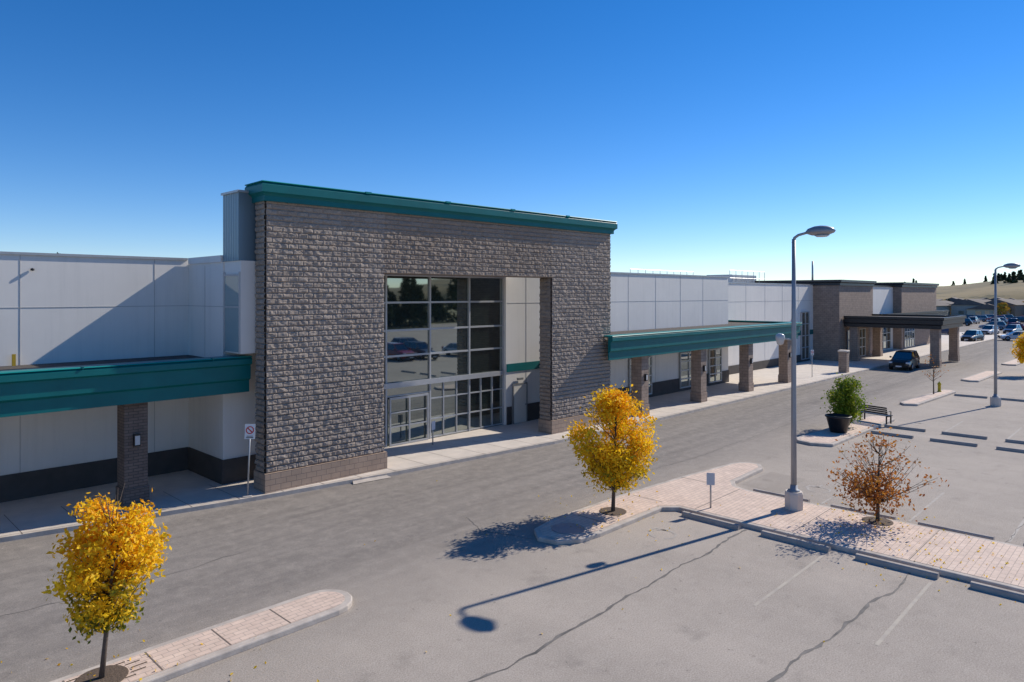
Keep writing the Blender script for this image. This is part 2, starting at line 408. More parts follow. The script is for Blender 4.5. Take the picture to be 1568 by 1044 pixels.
box('portal_top',-.0,W,.0,.88,10.55,11.1,M_teal,PO)
box('tower_lower',10.95,16.0,23.95,25.29,5.05,Pz-.15,M_white,B)
box('tower_side_glazing',10.925,10.947,24.03,25.2,5.1,7.85,M_tglass,B)
boxes('tower_side_frame',[(10.905,10.948,23.96,24.029,5.06,8.0),(10.905,10.948,25.201,25.28,5.06,8.0),(10.905,10.948,24.03,25.2,7.851,7.93),(10.905,10.924,24.03,25.2,6.7,6.75)],M_alum,B)
box('tower_metal_siding',10.9,26.5,24.0,25.3,Pz-.15,10.85,M_corr,B)
box('tower_coping',10.84,26.56,23.95,25.36,10.85,10.93,M_galv,B)
box('tower_soffit',16.001,26.49,23.95,26.0,8.1,8.395,M_white,B)
def mass(name,x0,x1,y0,y1,z1,mat=M_white): return box(name,x0,x1,y0,y1,0,z1,mat,B)
mass('left_hall',-45,10.9,28.5,70,Pz)
mass('left_wing',10.901,16.2,25.3,70,Pz-.16)
mass('centre_hall',16.201,26.5,26.5,70,Pz-.17)
mass('right_hall',26.501,52,25.9,70,Pz-.03,M_white)
mass('rear_hall',52.001,76,28.2,70,8.15)
def coping(x0,x1,y,z,e=None,mat=M_galv):
    return box('parapet_coping',x0,x1,y-.06,y+.35,z,z+.09,mat,B)
coping(-45,10.85,28.5,Pz); coping(26.55,52.05,25.9,Pz-.03); coping(52.1,76,28.2,8.15)
box('parapet_coping',10.84,11.25,25.37,28.4,Pz-.16,Pz+.09,M_white,B)
box('parapet_coping',51.7,52.06,26.3,40,Pz-.03,Pz+.06,M_galv,B)
J=[(-45,10.89,28.488,28.5,6.72,6.74)]
for k in range(5): J.append((9.6-k*4.35,9.615-k*4.35,28.489,28.5,0,Pz))
J.append((26.6,51.95,25.888,25.9,6.70,6.72))
for x in (28.1,31.4,34.7,38.0,41.3,44.6,47.9): J.append((x,x+.015,25.889,25.9,0,Pz-.03))
J.append((52.01,75.9,28.188,28.2,6.5,6.525))
for x in (56,60,64,68,72): J.append((x,x+.02,28.189,28.2,0,8.15))
boxes('wall_panel_joints',J,M_joint,B)
boxes('side_panel_joints',[(10.888,10.9,25.3,28.49,6.72,6.74),(10.888,10.9,26.9,26.915,4.8,8.3)],M_joint,B)
boxes('charcoal_dado',[(-45,10.85,28.44,28.497,.14,1.05),(10.84,10.897,25.25,28.43,.14,1.05),(10.9,16.1,25.25,25.297,.14,1.05),(28.1,52.03,25.84,25.897,.14,1.1),(26.55,26.9,25.84,25.897,.14,1.1),(52.06,75,28.14,28.197,.14,.9)],M_char,B)
boxes('teal_wall_band',[(26.55,52.0,25.86,25.898,2.98,3.42),(52.05,75.9,28.15,28.198,2.9,3.4)],M_teal,B)
fas=[(0,3.62),(.06,3.62),(.06,4.04),(.18,4.12),(.18,4.6),(.30,4.66),(.30,4.84),(.24,4.89),(0,4.89)]
cap=[(-.3,4.893),(.24,4.893),(.31,4.91),(.29,4.94),(-.3,4.95)]
sweep('left_canopy_fascia',[(-45,24.4),(11.45,24.4)],fas,M_teal,B)
sweep('left_canopy_flashing',[(-45,24.4),(11.45,24.4)],cap,M_tealL,B)
boxes('left_canopy_joints',[(x,x+.05,24.06,24.3,4.885,4.955) for x in (-2,2.0,6.0,10.0)],M_teal,B)
box('left_canopy_roof',-45,10.89,24.401,28.49,4.2,4.75,M_roof,B)
box('left_canopy_soffit',-45,10.89,24.402,28.49,3.9,4.19,M_cream,B)
box('left_canopy_infill',10.891,11.4,24.403,25.29,3.8,4.9,M_roof,B)
sweep('right_canopy_fascia',[(30.4,22.0),(56,22.0),(56,28.1)],fas,M_teal,B)
sweep('right_canopy_flashing',[(30.4,22.0),(56,22.0),(56,28.1)],cap,M_tealL,B)
boxes('right_canopy_roof',[(31.2,51.99,23.95,25.82,4.2,4.8),(31.2,55.99,22.01,23.949,4.2,4.8),(52.07,55.99,23.951,28.1,4.2,4.8)],M_roof,B)
boxes('right_canopy_soffit',[(31.3,51.99,22.02,25.8,3.85,4.19),(52.07,55.98,22.02,28.1,3.85,4.19)],M_cream,B)
def column(x,y,mat,w=.72,h=3.9,sc=True):
    box('column_shaft',x-w/2,x+w/2,y-w/2,y+w/2,.1,h,mat,B)
    box('column_plinth',x-w/2-.04,x+w/2+.04,y-w/2-.04,y+w/2+.04,.1,.75,mat,B)
    if sc:
        box('wall_sconce',x-.1,x+.1,y-w/2-.12,y-w/2-.002,2.15,2.55,M_black,B)
        box('wall_sconce_lens',x-.075,x+.075,y-w/2-.135,y-w/2-.121,2.2,2.5,M_lens,B)
for x in (7.75,.75,-6.3): column(x,25.1,M_brick)
for x in (34.3,41.2,48.1,55.0): column(x,22.55,M_brickR)
GX=[16.2,18.8,21.4,24.0,26.48]; GZ=[2.95,4.3,5.5,6.8,8.08]
fr=[]
for x in GX: fr.append((x-.045,x+.045,26.05,26.2,.14,8.09))
for bi,(a,b_x) in enumerate(zip(GX[:-1],GX[1:])):
    for z in GZ: fr.append((a+.045,b_x-.045,26.06,26.19,z-.045,z+.045))
    if bi==1:
        fr.append((a+.045,b_x-.045,26.07,26.18,2.42,2.47)); continue
    n=2 if bi==0 else 3
    for k in range(1,n):
        x=a+(b_x-a)*k/n; fr.append((x-.03,x+.03,26.07,26.18,.2,2.905))
    for k in range(n):
        x0=a+(b_x-a)*k/n+(.045 if k==0 else .03); x1=a+(b_x-a)*(k+1)/n-(.045 if k==n-1 else .03)
        for z in (.22,1.1,2.1): fr.append((x0,x1,26.075,26.175,z-.03,z+.03))
boxes('curtain_wall_frames',fr,M_alum,B)
gv=[];gf=[]
for a,b_x in zip(GX[:-1],GX[1:]):
    zz=[.14]+GZ
    for z0,z1 in zip(zz[:-1],zz[1:]):
        t=[random.uniform(-.004,.004) for _ in range(3)]
        k=len(gv); y=26.13
        gv+=[(a,y+t[0],z0),(b_x,y+t[1],z0),(b_x,y+t[2],z1),(a,y+t[0]+t[2]-t[1],z1)]; gf.append((k,k+1,k+2,k+3))
mesh('curtain_wall_glass',gv,gf,M_glass,B)
box('door_header',16.3,26.4,25.95,26.045,2.84,3.08,M_alum,B)
D=[(18.95,21.25,25.99,26.045,.16,.24),(18.95,19.03,25.99,26.045,.24,2.4),(20.06,20.14,25.99,26.045,.24,2.4),(21.17,21.25,25.99,26.045,.24,2.4),(19.03,20.06,25.99,26.045,2.3,2.4),(20.14,21.17,25.99,26.045,2.3,2.4)]
D+=[(19.03,20.06,26.0,26.04,1.0,1.06),(20.14,21.17,26.0,26.04,1.0,1.06),(19.03,20.06,26.0,26.04,1.65,1.7),(20.14,21.17,26.0,26.04,1.65,1.7)]
boxes('entrance_doors',D,M_alum,B)
box('service_door',27.0,28.0,25.78,25.835,.16,2.25,M_cream,B)
boxes('service_door_frame',[(26.93,26.995,25.76,25.838,.16,2.32),(28.005,28.07,25.76,25.838,.16,2.32),(26.995,28.005,25.76,25.838,2.255,2.32)],M_dframe,B)
box('door_lamp',27.3,27.7,25.72,25.85,2.5,2.62,M_dframe,B)
lathe('door_knob',[(.0,0),(.035,.01),(.035,.05),(0,.06)],M_dframe,B,10,(27.9,25.74,1.1))
def window(x0,x1,y,z0,z1,nx,nz):
    mesh('window_glass',[(x0,y,z0),(x1,y,z0),(x1,y,z1),(x0,y,z1)],[(0,1,2,3)],M_glass,B)
    L=[]
    for i in range(nx+1):
        x=x0+(x1-x0)*i/nx; L.append((x-.04,x+.04,y-.06,y+.04,z0-.04,z1+.04))
    for i in range(nx):
        a=x0+(x1-x0)*i/nx+.04;b=x0+(x1-x0)*(i+1)/nx-.04
        for j in range(nz+1):
            z=z0+(z1-z0)*j/nz; L.append((a,b,y-.05,y+.04,z-.04,z+.04))
    boxes('window_frame',L,M_alum,B)
window(44.4,46.8,25.80,.4,2.9,2,4); window(48.7,50.6,25.80,.4,2.9,2,4); window(38.0,40.6,25.80,.4,2.9,2,4); window(33,35,25.8,.4,2.9,2,4)
window(72.6,74.6,28.1,.4,5.3,2,4)
box('rear_hall_end',76.001,80,28.21,40,0,8.14,M_white,B)
def farblock(x0,x1,y0,z1):
    box('stone_block_mass',x0,x1,y0,y0+12,0,z1,M_brickR,B)
    sweep('black_cornice',[(x0-.01,y0+12),(x0-.01,y0-.01),(x1+.01,y0-.01),(x1+.01,y0+12)],[(-.02,z1-.5),(.1,z1-.5),(.1,z1-.25),(.3,z1-.15),(.3,z1+.1),(-.02,z1+.1)],M_black,B)
farblock(76.0,87.0,25.5,8.6); farblock(98.5,116,25.5,8.6)
box('white_centre_wall',87.001,98.499,26.5,40,0,8.1,M_white,B)
box('white_wall_coping',87.01,98.49,26.4,26.9,8.1,8.25,M_black,B)
fb=[(-.02,3.75),(.05,3.75),(.05,4.1),(.2,4.2),(.2,4.6),(.32,4.65),(.32,4.9),(-.02,4.9)]
sweep('porte_cochere_fascia',[(77.3,25.4),(77.3,16.5),(86.3,16.5),(86.3,25.4)],fb,M_black,B)
box('porte_cochere_roof',77.3,86.3,16.5,25.45,4.0,4.7,M_roof,B)
box('porte_cochere_soffit',77.35,86.25,16.55,25.4,3.8,3.99,M_cream,B)
for x,y in ((77.9,17.1),(85.6,17.1),(77.9,24.6),(85.6,24.6)): column(x,y,M_brickR,.8,3.9,False)
window(78.3,84,25.42,.3,3.3,5,3); window(99.5,104,25.42,.3,3.3,4,3); window(88,97,26.42,.3,3.3,6,3)
sweep('far_canopy_fascia',[(87.2,24.2),(116,24.2)],fb,M_black,B); box('far_canopy_roof',87.2,116,24.21,26.3,4.1,4.6,M_roof,B)
def rtu(x,y,z,w,d,h):
    box('rooftop_unit',x,x+w,y,y+d,z,z+h,M_galv,B,bev=.04)
    boxes('rooftop_unit_grille',[(x+.2+i*.3,x+.35+i*.3,y-.03,y-.004,z+.2,z+h-.2) for i in range(int((w-.4)/.3))],M_alum,B)
def rail(x0,x1,y,z,h=1.0):
    V=[];F=[]
    n=int((x1-x0)/1.5)+1
    for i in range(n+1):
        x=x0+(x1-x0)*i/n; tube([(x,y,z),(x,y,z+h)],.03,5,V,F)
    for zz in (z+h,z+h*.5): tube([(x0,y,zz),(x1,y,zz)],.03,5,V,F)
    mesh('roof_railing',V,F,M_galv,B)
rail(40,43,34,8.4,1.3); rail(56,68,38,8.5,1.1); rail(68.5,77,34,8.1,1.6); rtu(70,34.5,8.1,6,3,1.2)
tubeo('roof_vent_pipe',[(86,32,8),(86,32,11.2)],[.12,.1],M_galv,B)
boxes('yellow_pipe_marker',[(5.0,5.1,28.3,28.38,4.75,5.15)],simple('yellow_paint',(.5,.33,.02)),B)
lathe('wall_camera',[(0,0),(.06,.02),(.06,.08),(0,.1)],M_black,B,10,(5.6,28.42,8.0))
lathe('wall_lamp',[(0,0),(.12,.02),(.14,.12),(.02,.2)],M_galv,B,10,(34.6,25.75,7.9))

# ---------------------------------------------------------------- vegetation
def leaves(name,C,size,mat,parent,rnd,flat=.5):
    n=len(C)
    a=rng.normal(size=(n,3)); a/=np.linalg.norm(a,axis=1)[:,None]
    b=rng.normal(size=(n,3)); b-= (a*b).sum(1)[:,None]*a; b/=np.linalg.norm(b,axis=1)[:,None]
    s=size*rng.uniform(.6,1.35,n)[:,None]
    nn=np.cross(a,b)
    P=np.stack([C-a*s,C+b*s*.55+nn*s*.15,C+a*s,C-b*s*.55+nn*s*.15],1).reshape(-1,3)
    F=np.arange(4*n).reshape(-1,4)
    me=bpy.data.meshes.new(name); me.from_pydata(P.tolist(),[],F.tolist()); me.update()
    at=me.attributes.new('rnd','FLOAT','POINT'); at.data.foreach_set('value',np.repeat(np.clip(rnd,0,1),4).astype(np.float32))
    me.materials.append(mat); o=bpy.data.objects.new(name,me); COL.objects.link(o); o.parent=parent; return o
def tree(name,x,y,z0,H,cz,rx,rz,ntip,nleaf,lsize,mat,spread=.2,trunk=.055,greenlow=.0,split=None,clump=1.0,taper=.45,shift=0.0):
    e=empty(name,(x,y,z0)); V=[];F=[]
    zb=cz-rz*.85
    lean=[random.uniform(-.03,.03)+.69*shift/2.4,random.uniform(-.03,.03)-.72*shift/2.4]
    tp=[(lean[0]*t*3,lean[1]*t*3,t*(H*.8)) for t in (0,.2,.4,.6,.8,1)]
    tube(tp,[trunk*1.25,trunk,trunk*.85,trunk*.65,trunk*.4,trunk*.15],8,V,F)
    tips=[]
    for i in range(ntip):
        while True:
            q=np.array([random.uniform(-1,1) for _ in range(3)])
            r=np.linalg.norm(q)
            if .35<r<1: break
        wf=1.0-taper*max(0,q[2]) - .1*max(0,-q[2])
        t=Vector((q[0]*rx*wf+.69*shift,q[1]*rx*wf-.72*shift,cz+q[2]*rz))
        if split and t.z>cz+rz*.4 and abs(t.x*.69-t.y*.72-shift)<split: continue
        sz=max(zb*.75,min(H*.72,t.z-(abs(t.x)+abs(t.y))*.75-.1))
        s=Vector((lean[0]*sz/H*2.4,lean[1]*sz/H*2.4,sz)); m=s.lerp(t,.5)+Vector((random.uniform(-.08,.08),random.uniform(-.08,.08),random.uniform(-.1,.02)))
        tube([s,m,t],[trunk*.33,trunk*.2,trunk*.08],4,V,F)
        tips.append((t,r))
        for k in range(3):
            b=m.lerp(t,random.uniform(.0,.8)); u=b+Vector((random.gauss(0,1),random.gauss(0,1),abs(random.gauss(0,1))*.8)).normalized()*random.uniform(.15,.35)*rx*.7
            tube([b,u],[trunk*.09,trunk*.04],3,V,F)
            if random.random()<.8: tips.append((u,r))
    if split:
        for k in range(9):
            b=Vector((lean[0]*2.2,lean[1]*2.2,H*.72)); u=b+Vector((random.uniform(-.25,.25),random.uniform(-.25,.25),random.uniform(.6,1.0)))
            tube([b,b.lerp(u,.5)+Vector((random.uniform(-.05,.05),0,0)),u],[.012,.008,.003],4,V,F)
    mesh('trunk_and_limbs',V,F,M_bark,e,smooth=True)
    T_=np.array([t[0] for t in tips])
    wts=rng.uniform(.3,1.5,len(T_))**clump; wts/=wts.sum()
    k=rng.choice(len(T_),nleaf,p=wts); C=T_[k]+rng.normal(size=(nleaf,3))*spread*np.array([1,1,.85])
    cr=rng.uniform(0,1,len(T_))[k]*.45+rng.uniform(0,1,nleaf)*.4
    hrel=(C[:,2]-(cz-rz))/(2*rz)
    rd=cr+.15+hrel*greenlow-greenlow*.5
    leaves('foliage',C,lsize,mat,e,rd); return e
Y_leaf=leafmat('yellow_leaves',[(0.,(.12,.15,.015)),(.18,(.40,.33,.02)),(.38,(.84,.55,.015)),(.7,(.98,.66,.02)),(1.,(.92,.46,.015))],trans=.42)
YF_leaf=leafmat('distant_yellow_leaves',[(0.,(.12,.12,.03)),(.5,(.46,.31,.04)),(1.,(.55,.27,.05))],trans=.2)
O_leaf=leafmat('rust_leaves',[(0.,(.20,.05,.015)),(.5,(.48,.16,.025)),(1.,(.62,.28,.04))])
G_leaf=leafmat('green_leaves',[(0.,(.06,.12,.012)),(.6,(.18,.27,.02)),(1.,(.42,.40,.03))])
D_leaf=leafmat('conifer_needles',[(0.,(.02,.034,.016)),(1.,(.06,.08,.035))],trans=.1)
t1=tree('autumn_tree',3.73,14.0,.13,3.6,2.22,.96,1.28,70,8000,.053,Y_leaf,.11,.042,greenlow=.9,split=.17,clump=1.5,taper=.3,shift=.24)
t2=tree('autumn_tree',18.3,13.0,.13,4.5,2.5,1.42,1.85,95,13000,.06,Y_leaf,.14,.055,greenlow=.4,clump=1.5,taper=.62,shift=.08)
t3=tree('bare_tree',23.2,6.5,.13,2.95,1.75,1.75,1.15,64,800,.055,O_leaf,.14,.05)
C=np.array([[random.gauss(-.25,.42),random.gauss(.1,.42),random.gauss(1.0,.32)] for _ in range(1400)]); leaves('low_leaves',C,.055,O_leaf,t3,rng.uniform(0,1,1400))
t4=tree('sapling',55.8,12.3,.13,2.9,2.0,.8,1.0,26,60,.06,O_leaf,.1,.04)
t5=tree('autumn_tree',75.6,9.3,.0,4.0,2.5,1.3,1.4,50,3500,.1,Y_leaf,.18,.06)
t6=tree('autumn_tree',118,12.2,.0,5,3.0,1.6,1.8,40,2500,.13,Y_leaf,.2,.06)
for tx,ty in ((3.73,14.0),(18.3,13.0),(23.2,6.5)):
    lathe('tree_grate',[(.36,0),(.40,.004),(.44,.012),(.42,.018),(0,.018)],M_soil,None,24,(tx,ty,.137),smooth=False)
tg=empty('tree_grate'); V=[];F=[]
for k in range(14):
    t=2*math.pi*k/14; tube([(3.73+.5*math.cos(t),14.0+.5*math.sin(t)*.8,.142),(3.73+.78*math.cos(t),14+.4*math.sin(t),.142)],.012,4,V,F)
mesh('slots',V,F,M_soil,tg)
P=[]
for (x,y,n,s) in ((18.3,13,90,1.3),(3.7,14,60,1.2),(23.2,6.5,150,1.3),(21.5,4.5,120,1.2),(12,10,25,5)):
    for _ in range(n):
        px,py=x+random.gauss(0,s),y+random.gauss(0,s); P.append((px,py,.15))
fl=empty('fallen_leaves'); P=np.array(P); inside=((P[:,0]>20.3)&(P[:,0]<23.7))|((P[:,1]>12.2)&(P[:,1]<13.8)&(P[:,0]>15.5))|((P[:,1]>13.4)&(P[:,1]<14.5)&(P[:,0]<8.5))
P[:,2]=np.where(inside,.155,.02); leaves('leaf_litter',P,.035,Y_leaf,fl,rng.uniform(.2,1,len(P)))
lathe('manhole_cover',[(.42,0),(.5,.006),(.5,.014),(0,.014)],M_pole,None,24,(16.0,13.0,.137),smooth=False)

pl=empty('planter_tub',(37.0,12.35,.13))
lathe('tub',[(.36,0),(.40,.02),(.58,.75),(.64,.78),(.64,.85),(.55,.86),(.52,.78),(0,.76)],M_black,pl,20)
pl2=tree('garden_shrub',38.6,12.5,.13,2.5,1.45,1.05,1.15,45,6000,.07,G_leaf,.17,.04)
bn=empty('park_bench',(41.4,11.9,.13),math.radians(75))
for sx in (-.75,.75):
    boxes('leg',[(sx-.03,sx+.03,-.25,-.19,0,.45),(sx-.03,sx+.03,.16,.22,0,.42),(sx-.03,sx+.03,-.19,.16,.38,.43)],M_black,bn)
    tubeo('arm',[(sx,-.22,.45),(sx,-.24,.65),(sx,.1,.68),(sx,.25,.62)],.025,M_black,bn,6)
boxes('seat',[(-.85,.85,-.25+i*.1,-.17+i*.1,.435,.465) for i in range(5)],M_black,bn)
boxes('backrest',[(-.85,.85,.24+i*.025,.265+i*.025,.52+i*.11,.6+i*.11) for i in range(4)],M_black,bn)

# ---------------------------------------------------------------- street lamps
def lamp(x,y,z=0,H=9.0,cam=True):
    e=empty('street_lamp',(x,y,z))
    lathe('concrete_base',[(.30,0),(.30,.5),(.27,.58),(0,.58)],M_conc,e,8,smooth=False)
    lathe('base_flange',[(.19,.58),(.19,.62),(.12,.64),(.11,.78),(0,.8)],M_pole,e,12)
    tubeo('pole',[(0,0,.6),(0,0,3),(0,0,6),(0,0,H-.12)],[.095,.085,.075,.06],M_pole,e,12)
    tubeo('arm',[(0,.02,H-.25),(0,-.03,H-.08),(0,-.15,H+.0),(0,-.5,H+.08)],[.055,.05,.045,.04],M_pole,e,10)
    lathe('lamp_head',[(0,-.10),(.16,-.10),(.26,-.04),(.29,.02),(.24,.12),(.12,.19),(0,.21)],M_pole,e,20,(0,-.85,H+.06),sx=.85,sy=1.65)
    lathe('lamp_lens',[(0,-.17),(.12,-.16),(.19,-.105),(0,-.101)],M_lens,e,16,(0,-.9,H+.06),sx=.9,sy=1.3)
    if cam:
        tubeo('camera_bracket',[(0,0,5.55),(-.22,.22,5.6)],.03,M_galv,e,8)
        lathe('camera_housing',[(0,-.22),(.10,-.18),(.13,-.05),(.15,0),(.14,.12),(.05,.17),(0,.17)],M_lens,e,14,(-.32,.32,5.6))
    return e
lamp(22.7,8.9,.13); lamp(53.5,8.3,0,8.9,False); lamp(95,8,0,8.9,False)
def post_sign(name,x,y,z,h,w,hh,mat,rot=0,tilt=0,ring=False):
    e=empty(name,(x,y,z),rot); e.rotation_euler[1]=tilt
    tubeo('post',[(0,0,0),(0,0,h)],.03,M_galv,e,8)
    box('sign_plate',-w/2,w/2,-.045,-.032,h-hh,h+.02,mat,e,bev=.004)
    if ring:
        V=[];F=[]
        for k in range(20):
            t0=2*math.pi*k/20;t1=t0+2*math.pi/20;b=len(V)
            for r,t in ((w*.3,t0),(w*.4,t0),(w*.4,t1),(w*.3,t1)): V.append((r*math.cos(t),-.049,h-hh*.38+r*math.sin(t)))
            F.append((b,b+1,b+2,b+3))
        b=len(V); V+=[(-w*.28,-.0495,h-hh*.38+w*.2),(-w*.2,-.0495,h-hh*.38+w*.28),(w*.28,-.0495,h-hh*.38-w*.2),(w*.2,-.0495,h-hh*.38-w*.28)];F.append((b,b+1,b+2,b+3))
        mesh('red_ring',V,F,M_red,e)
        boxes('sign_text',[(-w*.35,w*.35,-.048,-.0455,h-hh*.93,h-hh*.87),(-w*.3,w*.3,-.048,-.0455,h-hh*.82,h-hh*.78)],M_char,e)
    return e
sg=post_sign('no_parking_sign',10.85,23.2,.14,2.5,.34,.50,M_sign,math.radians(-30),math.radians(2),True)
box('foot',-.15,.15,-.15,.15,.006,.03,M_conc,sg)
post_sign('accessible_parking_sign',20.85,10.9,.13,1.15,.26,.38,M_sback,math.radians(-60))
post_sign('accessible_parking_sign',20.6,24.9,.14,1.1,.26,.38,M_sback,math.radians(10))
bol=empty('concrete_bollard',(65.6,21.6,.1)); box('post',-.35,.35,-.35,.35,0,1.9,M_brickR,bol,bev=.03); box('cap',-.4,.4,-.4,.4,1.9,2.05,M_conc,bol,bev=.03)
post_sign('no_parking_sign',60,22.3,.14,2.3,.3,.45,M_sign,math.radians(-30),0,True)
hy=empty('fire_hydrant',(57.4,12.3,.13)); My=simple('hydrant_yellow',(.55,.42,.02))
lathe('barrel',[(.14,0),(.14,.05),(.1,.07),(.1,.5),(.13,.52),(.13,.56),(.09,.66),(.03,.7),(.03,.75),(0,.75)],My,hy,14)
tubeo('nozzles',[(-.18,0,.42),(.18,0,.42)],.055,My,hy,8)

# ---------------------------------------------------------------- vehicles
M_tyre=simple('tyre',(.02,.02,.02),rough=.9); M_rim=simple('wheel_rim',(.4,.4,.42),rough=.3,metal=.8); M_cg=glassmat('car_glass',(.01,.012,.014),.1)
M_head=simple('headlight',(.75,.76,.78),rough=.1); M_tail=simple('taillight',(.4,.01,.01),rough=.2)
paints={}
def paint(c):
    if c not in paints:
        m=simple('car_paint',c,tuple(k*.95 for k in c),2,.3); m.node_tree.nodes['Principled BSDF'].inputs['Coat Weight'].default_value=.6; paints[c]=m
    return paints[c]
def car(name,x,y,rot,c,suv=True,pick=False):
    e=empty(name,(x,y,0),rot); P=paint(c)
    H=1.72 if suv else 1.45
    belt=1.08 if suv else .93
    st=[(-2.35,.45,.72,.74),(-2.28,.32,.95,.86),(-1.9,.27,belt-.04,.93),(-1.0,.26,belt+.0,.95),(0,.26,belt,.95),(.9,.26,belt-.02,.95),(1.7,.27,belt-.12,.93),(2.2,.32,belt-.25,.84),(2.35,.42,.68,.72)]
    V=[];F=[]
    for sx,zl,zh,hw in st:
        V+=[(sx,-hw*.92,zl),(sx,-hw,zl+.15),(sx,-hw,(zl+zh)/2),(sx,-hw*.93,zh-.05),(sx,-hw*.8,zh),(sx,hw*.8,zh),(sx,hw*.93,zh-.05),(sx,hw,(zl+zh)/2),(sx,hw,zl+.15),(sx,hw*.92,zl)]
    m=10
    for i in range(len(st)-1):
        for j in range(m): a=i*m+j;b=i*m+(j+1)%m; F.append((a,b,b+m,a+m))
    F.append(tuple(range(m-1,-1,-1))); F.append(tuple((len(st)-1)*m+j for j in range(m)))
    mesh('body',V,F,P,e,smooth=False)
    xb0,xf0=(-2.15,1.15) if suv else (-1.75,1.2); xb1,xf1=(-1.75,.25) if suv else (-1.0,.3)
    z0=belt-.04;z1=H-.05
    g=[(xb0,-.82,z0),(xf0,-.82,z0),(xf0,.82,z0),(xb0,.82,z0),(xb1,-.64,z1),(xf1,-.64,z1),(xf1,.64,z1),(xb1,.64,z1)]
    mesh('glasshouse',g,BF,M_cg,e)
    r=[(xb1-.05,-.66,z1),(xf1+.08,-.66,z1),(xf1+.08,.66,z1),(xb1-.05,.66,z1),(xb1+.1,-.55,H),(xf1-.1,-.55,H),(xf1-.1,.55,H),(xb1+.1,.55,H)]
    mesh('roof',r,BF,P,e)
    V=[];F=[]
    for s in (-1,1):
        tube([(xf0,s*.825,z0),(xf1,s*.645,z1)],.04,4,V,F); tube([(xb0,s*.825,z0),(xb1,s*.645,z1)],.06,4,V,F)
        tube([((xb0+xf0)/2-.1,s*.83,z0),((xb1+xf1)/2-.1,s*.65,z1)],.035,4,V,F)
    mesh('pillars',V,F,P,e)
    for sx in (-1.42,1.42):
        for s in (-1,1):
            tubeo('tyre',[(sx,s*.72,.36),(sx,s*.97,.36)],.36,M_tyre,e,18); tubeo('rim',[(sx,s*.90,.36),(sx,s*.98,.36)],.22,M_rim,e,14)
    for s in (-1,1):
        box('headlight',2.16,2.33,s*.72-.16,s*.72+.16,.66,.82,M_head,e,bev=.03); box('taillight',-2.36,-2.22,s*.76-.1,s*.76+.1,.75,1.0,M_tail,e,bev=.02)
        box('mirror',.85,1.02,s*1.0-.09,s*1.0+.09,belt,belt+.16,P,e,bev=.04)
    box('grille',2.3,2.37,-.5,.5,.5,.78,M_tyre,e,bev=.02); box('bumper',2.25,2.42,-.78,.78,.34,.48,M_tyre,e,bev=.04); box('rear_bumper',-2.42,-2.25,-.78,.78,.36,.52,M_tyre,e,bev=.04)
    box('licence_plate',2.425,2.435,-.25,.25,.36,.48,M_head,e)
    return e
car('parked_suv',74.2,18.9,math.radians(183),(.01,.011,.014))
cl=[(.012,.012,.014),(.6,.6,.6),(.02,.05,.12),(.25,.26,.28),(.3,.02,.02),(.1,.1,.11),(.5,.5,.48)]
k=0
for x,y,r in ((124,22.5,3),(131,18,2),(135,14.5,1.6),(168,27,1.6),(170,24,1.6),(172,21,1.6),(176,18.5,1.6),(178,15.5,1.6),(190,30,0),(192,27,0),(194,24,0),(196,20,0),(150,17,3),(205,32,1.6),(207,28,1.6),(209,25,1.6),(211,23,1.6),
              (215,38,1.6),(215,34,1.6),(216,30,1.6),(199,36,0),(185,36,1.6),(160,33,0),(140,30,1.6),(220,26,0),(226,30,1.6),(226,34,1.6),(226,38,1.6),(226,42,1.6),(146,24,3),(152,21.5,3),(158,15,1.6),
              (45,-8,1.57),(48,-8,1.57),(54,-8,1.6),(60,-8,1.57),(66,-9,1.57),(70,-14,1.57),(52,-15,0),(80,-20,1.6),(95,-22,1.6),(102,-20,1.6)):
    car('parked_car',x,y,r,cl[k%7],k%3!=1); k+=1

# ---------------------------------------------------------------- distance
def hh(az,R):
    j=math.sqrt(max(0,(R-330)/9.0))
    return -1+(1-math.exp(-j/3.6))*(15+4*math.sin(az*9+1.3)+2*math.sin(az*23)+1.2*math.sin(az*51))+j*.8
def hills():
    V=[];F=[];na,nr=190,14
    for i in range(na):
        az=math.radians(-110+i*190/na)
        for j in range(nr):
            R=330+j*j*9.0
            V.append((R*math.cos(az),R*math.sin(az),hh(az,R) if j else -1))
    for i in range(na-1):
        for j in range(nr-1):
            a=i*nr+j; F.append((a,a+nr,a+nr+1,a+1))
    mesh('hills',V,F,M_hill,None,True)
M_hill,nth,bh=newmat('hill_grass'); coh=objco(nth)
ch=mixc(nth,ramp(nth,noise(nth,coh,.02,6,.65),[(.4,0.),(.6,1.)]),(.27,.205,.10),(.16,.13,.06))
ch=mixc(nth,ramp(nth,noise(nth,coh,.05,6,.75),[(.55,0.),(.62,.9)]),ch,(.055,.06,.03))
nth.links.new(ch,bh.inputs['Base Color']); bh.inputs['Roughness'].default_value=1
hills()
def conifers(name,pts,mat,dens=220,ls=.9,rnd=False):
    C=[];R=[]
    for x,y,z,h,w in pts:
        t=rng.uniform(0,1,dens)**.8; a=rng.uniform(0,2*math.pi,dens)
        r=w*(1-t)*rng.uniform(.4,1.1,dens) if not rnd else w*np.sqrt(np.clip(1-(2*t-1)**2,0,1))*rng.uniform(.5,1.1,dens)
        C.append(np.stack([x+r*np.cos(a),y+r*np.sin(a),z+t*h],1)); R.append(rng.uniform(0,1,dens)*.6+rng.uniform(0,.4))
    C=np.concatenate(C);R=np.concatenate(R); e=empty(name); leaves('foliage',C,ls,mat,e,R); return e
pt=[]
for i in range(120):
    az=math.radians(random.uniform(-60,16)); R=random.uniform(650,950)
    if i>60: az=math.radians(random.uniform(4.0,9.2)); R=random.uniform(420,700)
    pt.append((R*math.cos(az),R*math.sin(az),hh(az,R)-1,random.uniform(3,7),random.uniform(1.5,3)))
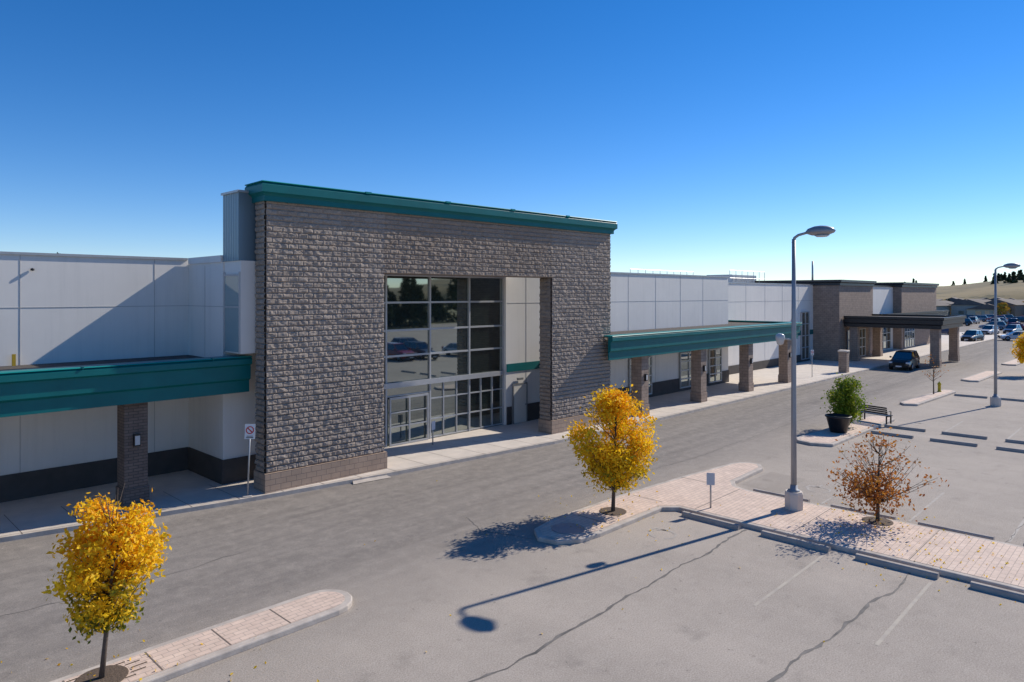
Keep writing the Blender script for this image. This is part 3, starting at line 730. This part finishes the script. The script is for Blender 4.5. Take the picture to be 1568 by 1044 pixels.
conifers('distant_trees',pt,D_leaf,150)
pt=[(random.uniform(236,300),random.uniform(5,70),0,random.uniform(3,5),random.uniform(1.5,2.5)) for _ in range(34)]
conifers('distant_autumn_trees',pt,YF_leaf,150,.6,True)
pt=[(random.uniform(240,310),random.uniform(-20,80),0,random.uniform(3,5),random.uniform(1.2,2)) for _ in range(16)]
conifers('distant_pine_trees',pt,D_leaf,200,.6)
pt=[(27,118,0,12.9,1.6),(28.5,121,0,12.3,1.5)]
conifers('background_pine_trees',pt,D_leaf,500,.5)
pt=[(random.uniform(60,200),random.uniform(-75,-95),0,random.uniform(6,13),3.5) for _ in range(60)]
conifers('far_side_trees',pt,D_leaf,200)
hc=[(.45,.42,.38),(.3,.24,.2),(.22,.25,.28),(.5,.47,.4),(.35,.15,.1)]
M_hroof=simple('shingle_roof',(.16,.13,.115),(.10,.085,.08),.5,.9)
for i in range(40):
    R=random.uniform(245,345); az=math.radians(1.0+i*.36); x=R*math.cos(az);y=R*math.sin(az)
    e=empty('distant_house',(x,y,0),random.uniform(-.3,.3)); w=random.uniform(4,6);d=random.uniform(3.5,6);h=random.uniform(2.4,4.2)
    m=simple('house_siding',hc[i%5]); box('walls',-w,w,-d,d,0,h,m,e)
    mesh('roof',[(-w-.5,-d-.5,h),(w+.5,-d-.5,h),(w+.5,d+.5,h),(-w-.5,d+.5,h),(-w,0,h+1.7),(w,0,h+1.7)],[(0,1,5,4),(2,3,4,5),(0,4,3),(1,2,5),(0,3,2,1)],M_hroof,e)
    boxes('windows',[(-w-.05,-w-.01,-3,-1.5,1,2),(-w-.05,-w-.01,1.5,3,1,2),(-w-.05,-w-.01,-.6,.6,0,2.1)],M_glass,e)

# ---------------------------------------------------------------- light
w=bpy.data.worlds.new('World'); S.world=w; w.use_nodes=True; nt=w.node_tree
bg=nt.nodes['Background']; sky=nt.nodes.new('ShaderNodeTexSky'); sky.sky_type='NISHITA'; sky.sun_disc=False
sky.sun_elevation=SUN_EL; sky.sun_rotation=math.atan2(SV.x,SV.y); sky.air_density=1.0; sky.dust_density=0.0; sky.ozone_density=2.0; sky.altitude=1800
hs=nt.nodes.new('ShaderNodeHueSaturation'); hs.inputs['Saturation'].default_value=1.38
nt.links.new(sky.outputs[0],hs.inputs['Color'])
tn=mixc(nt,1.0,hs.outputs[0],(.92,.96,1.14),'MULTIPLY')
nt.links.new(tn,bg.inputs[0]); bg.inputs[1].default_value=.122
sl=bpy.data.lights.new('sun','SUN'); sl.energy=5; sl.angle=math.radians(.5); sl.color=(1,.925,.81)
so=bpy.data.objects.new('sun',sl); COL.objects.link(so); so.rotation_euler=SV.to_track_quat('Z','Y').to_euler(); so.location=(0,0,50)

# ---------------------------------------------------------------- camera (level, rising-front shift)
cd=bpy.data.cameras.new('camera'); cd.sensor_width=36; cd.lens=24.45; cd.clip_end=6000; cd.clip_start=.1; cd.shift_y=-72/1568
co=bpy.data.objects.new('camera',cd); COL.objects.link(co); co.location=(-.25,-.3,7.2)
co.rotation_euler=(math.radians(90),0,math.radians(43.9-90)); S.camera=co
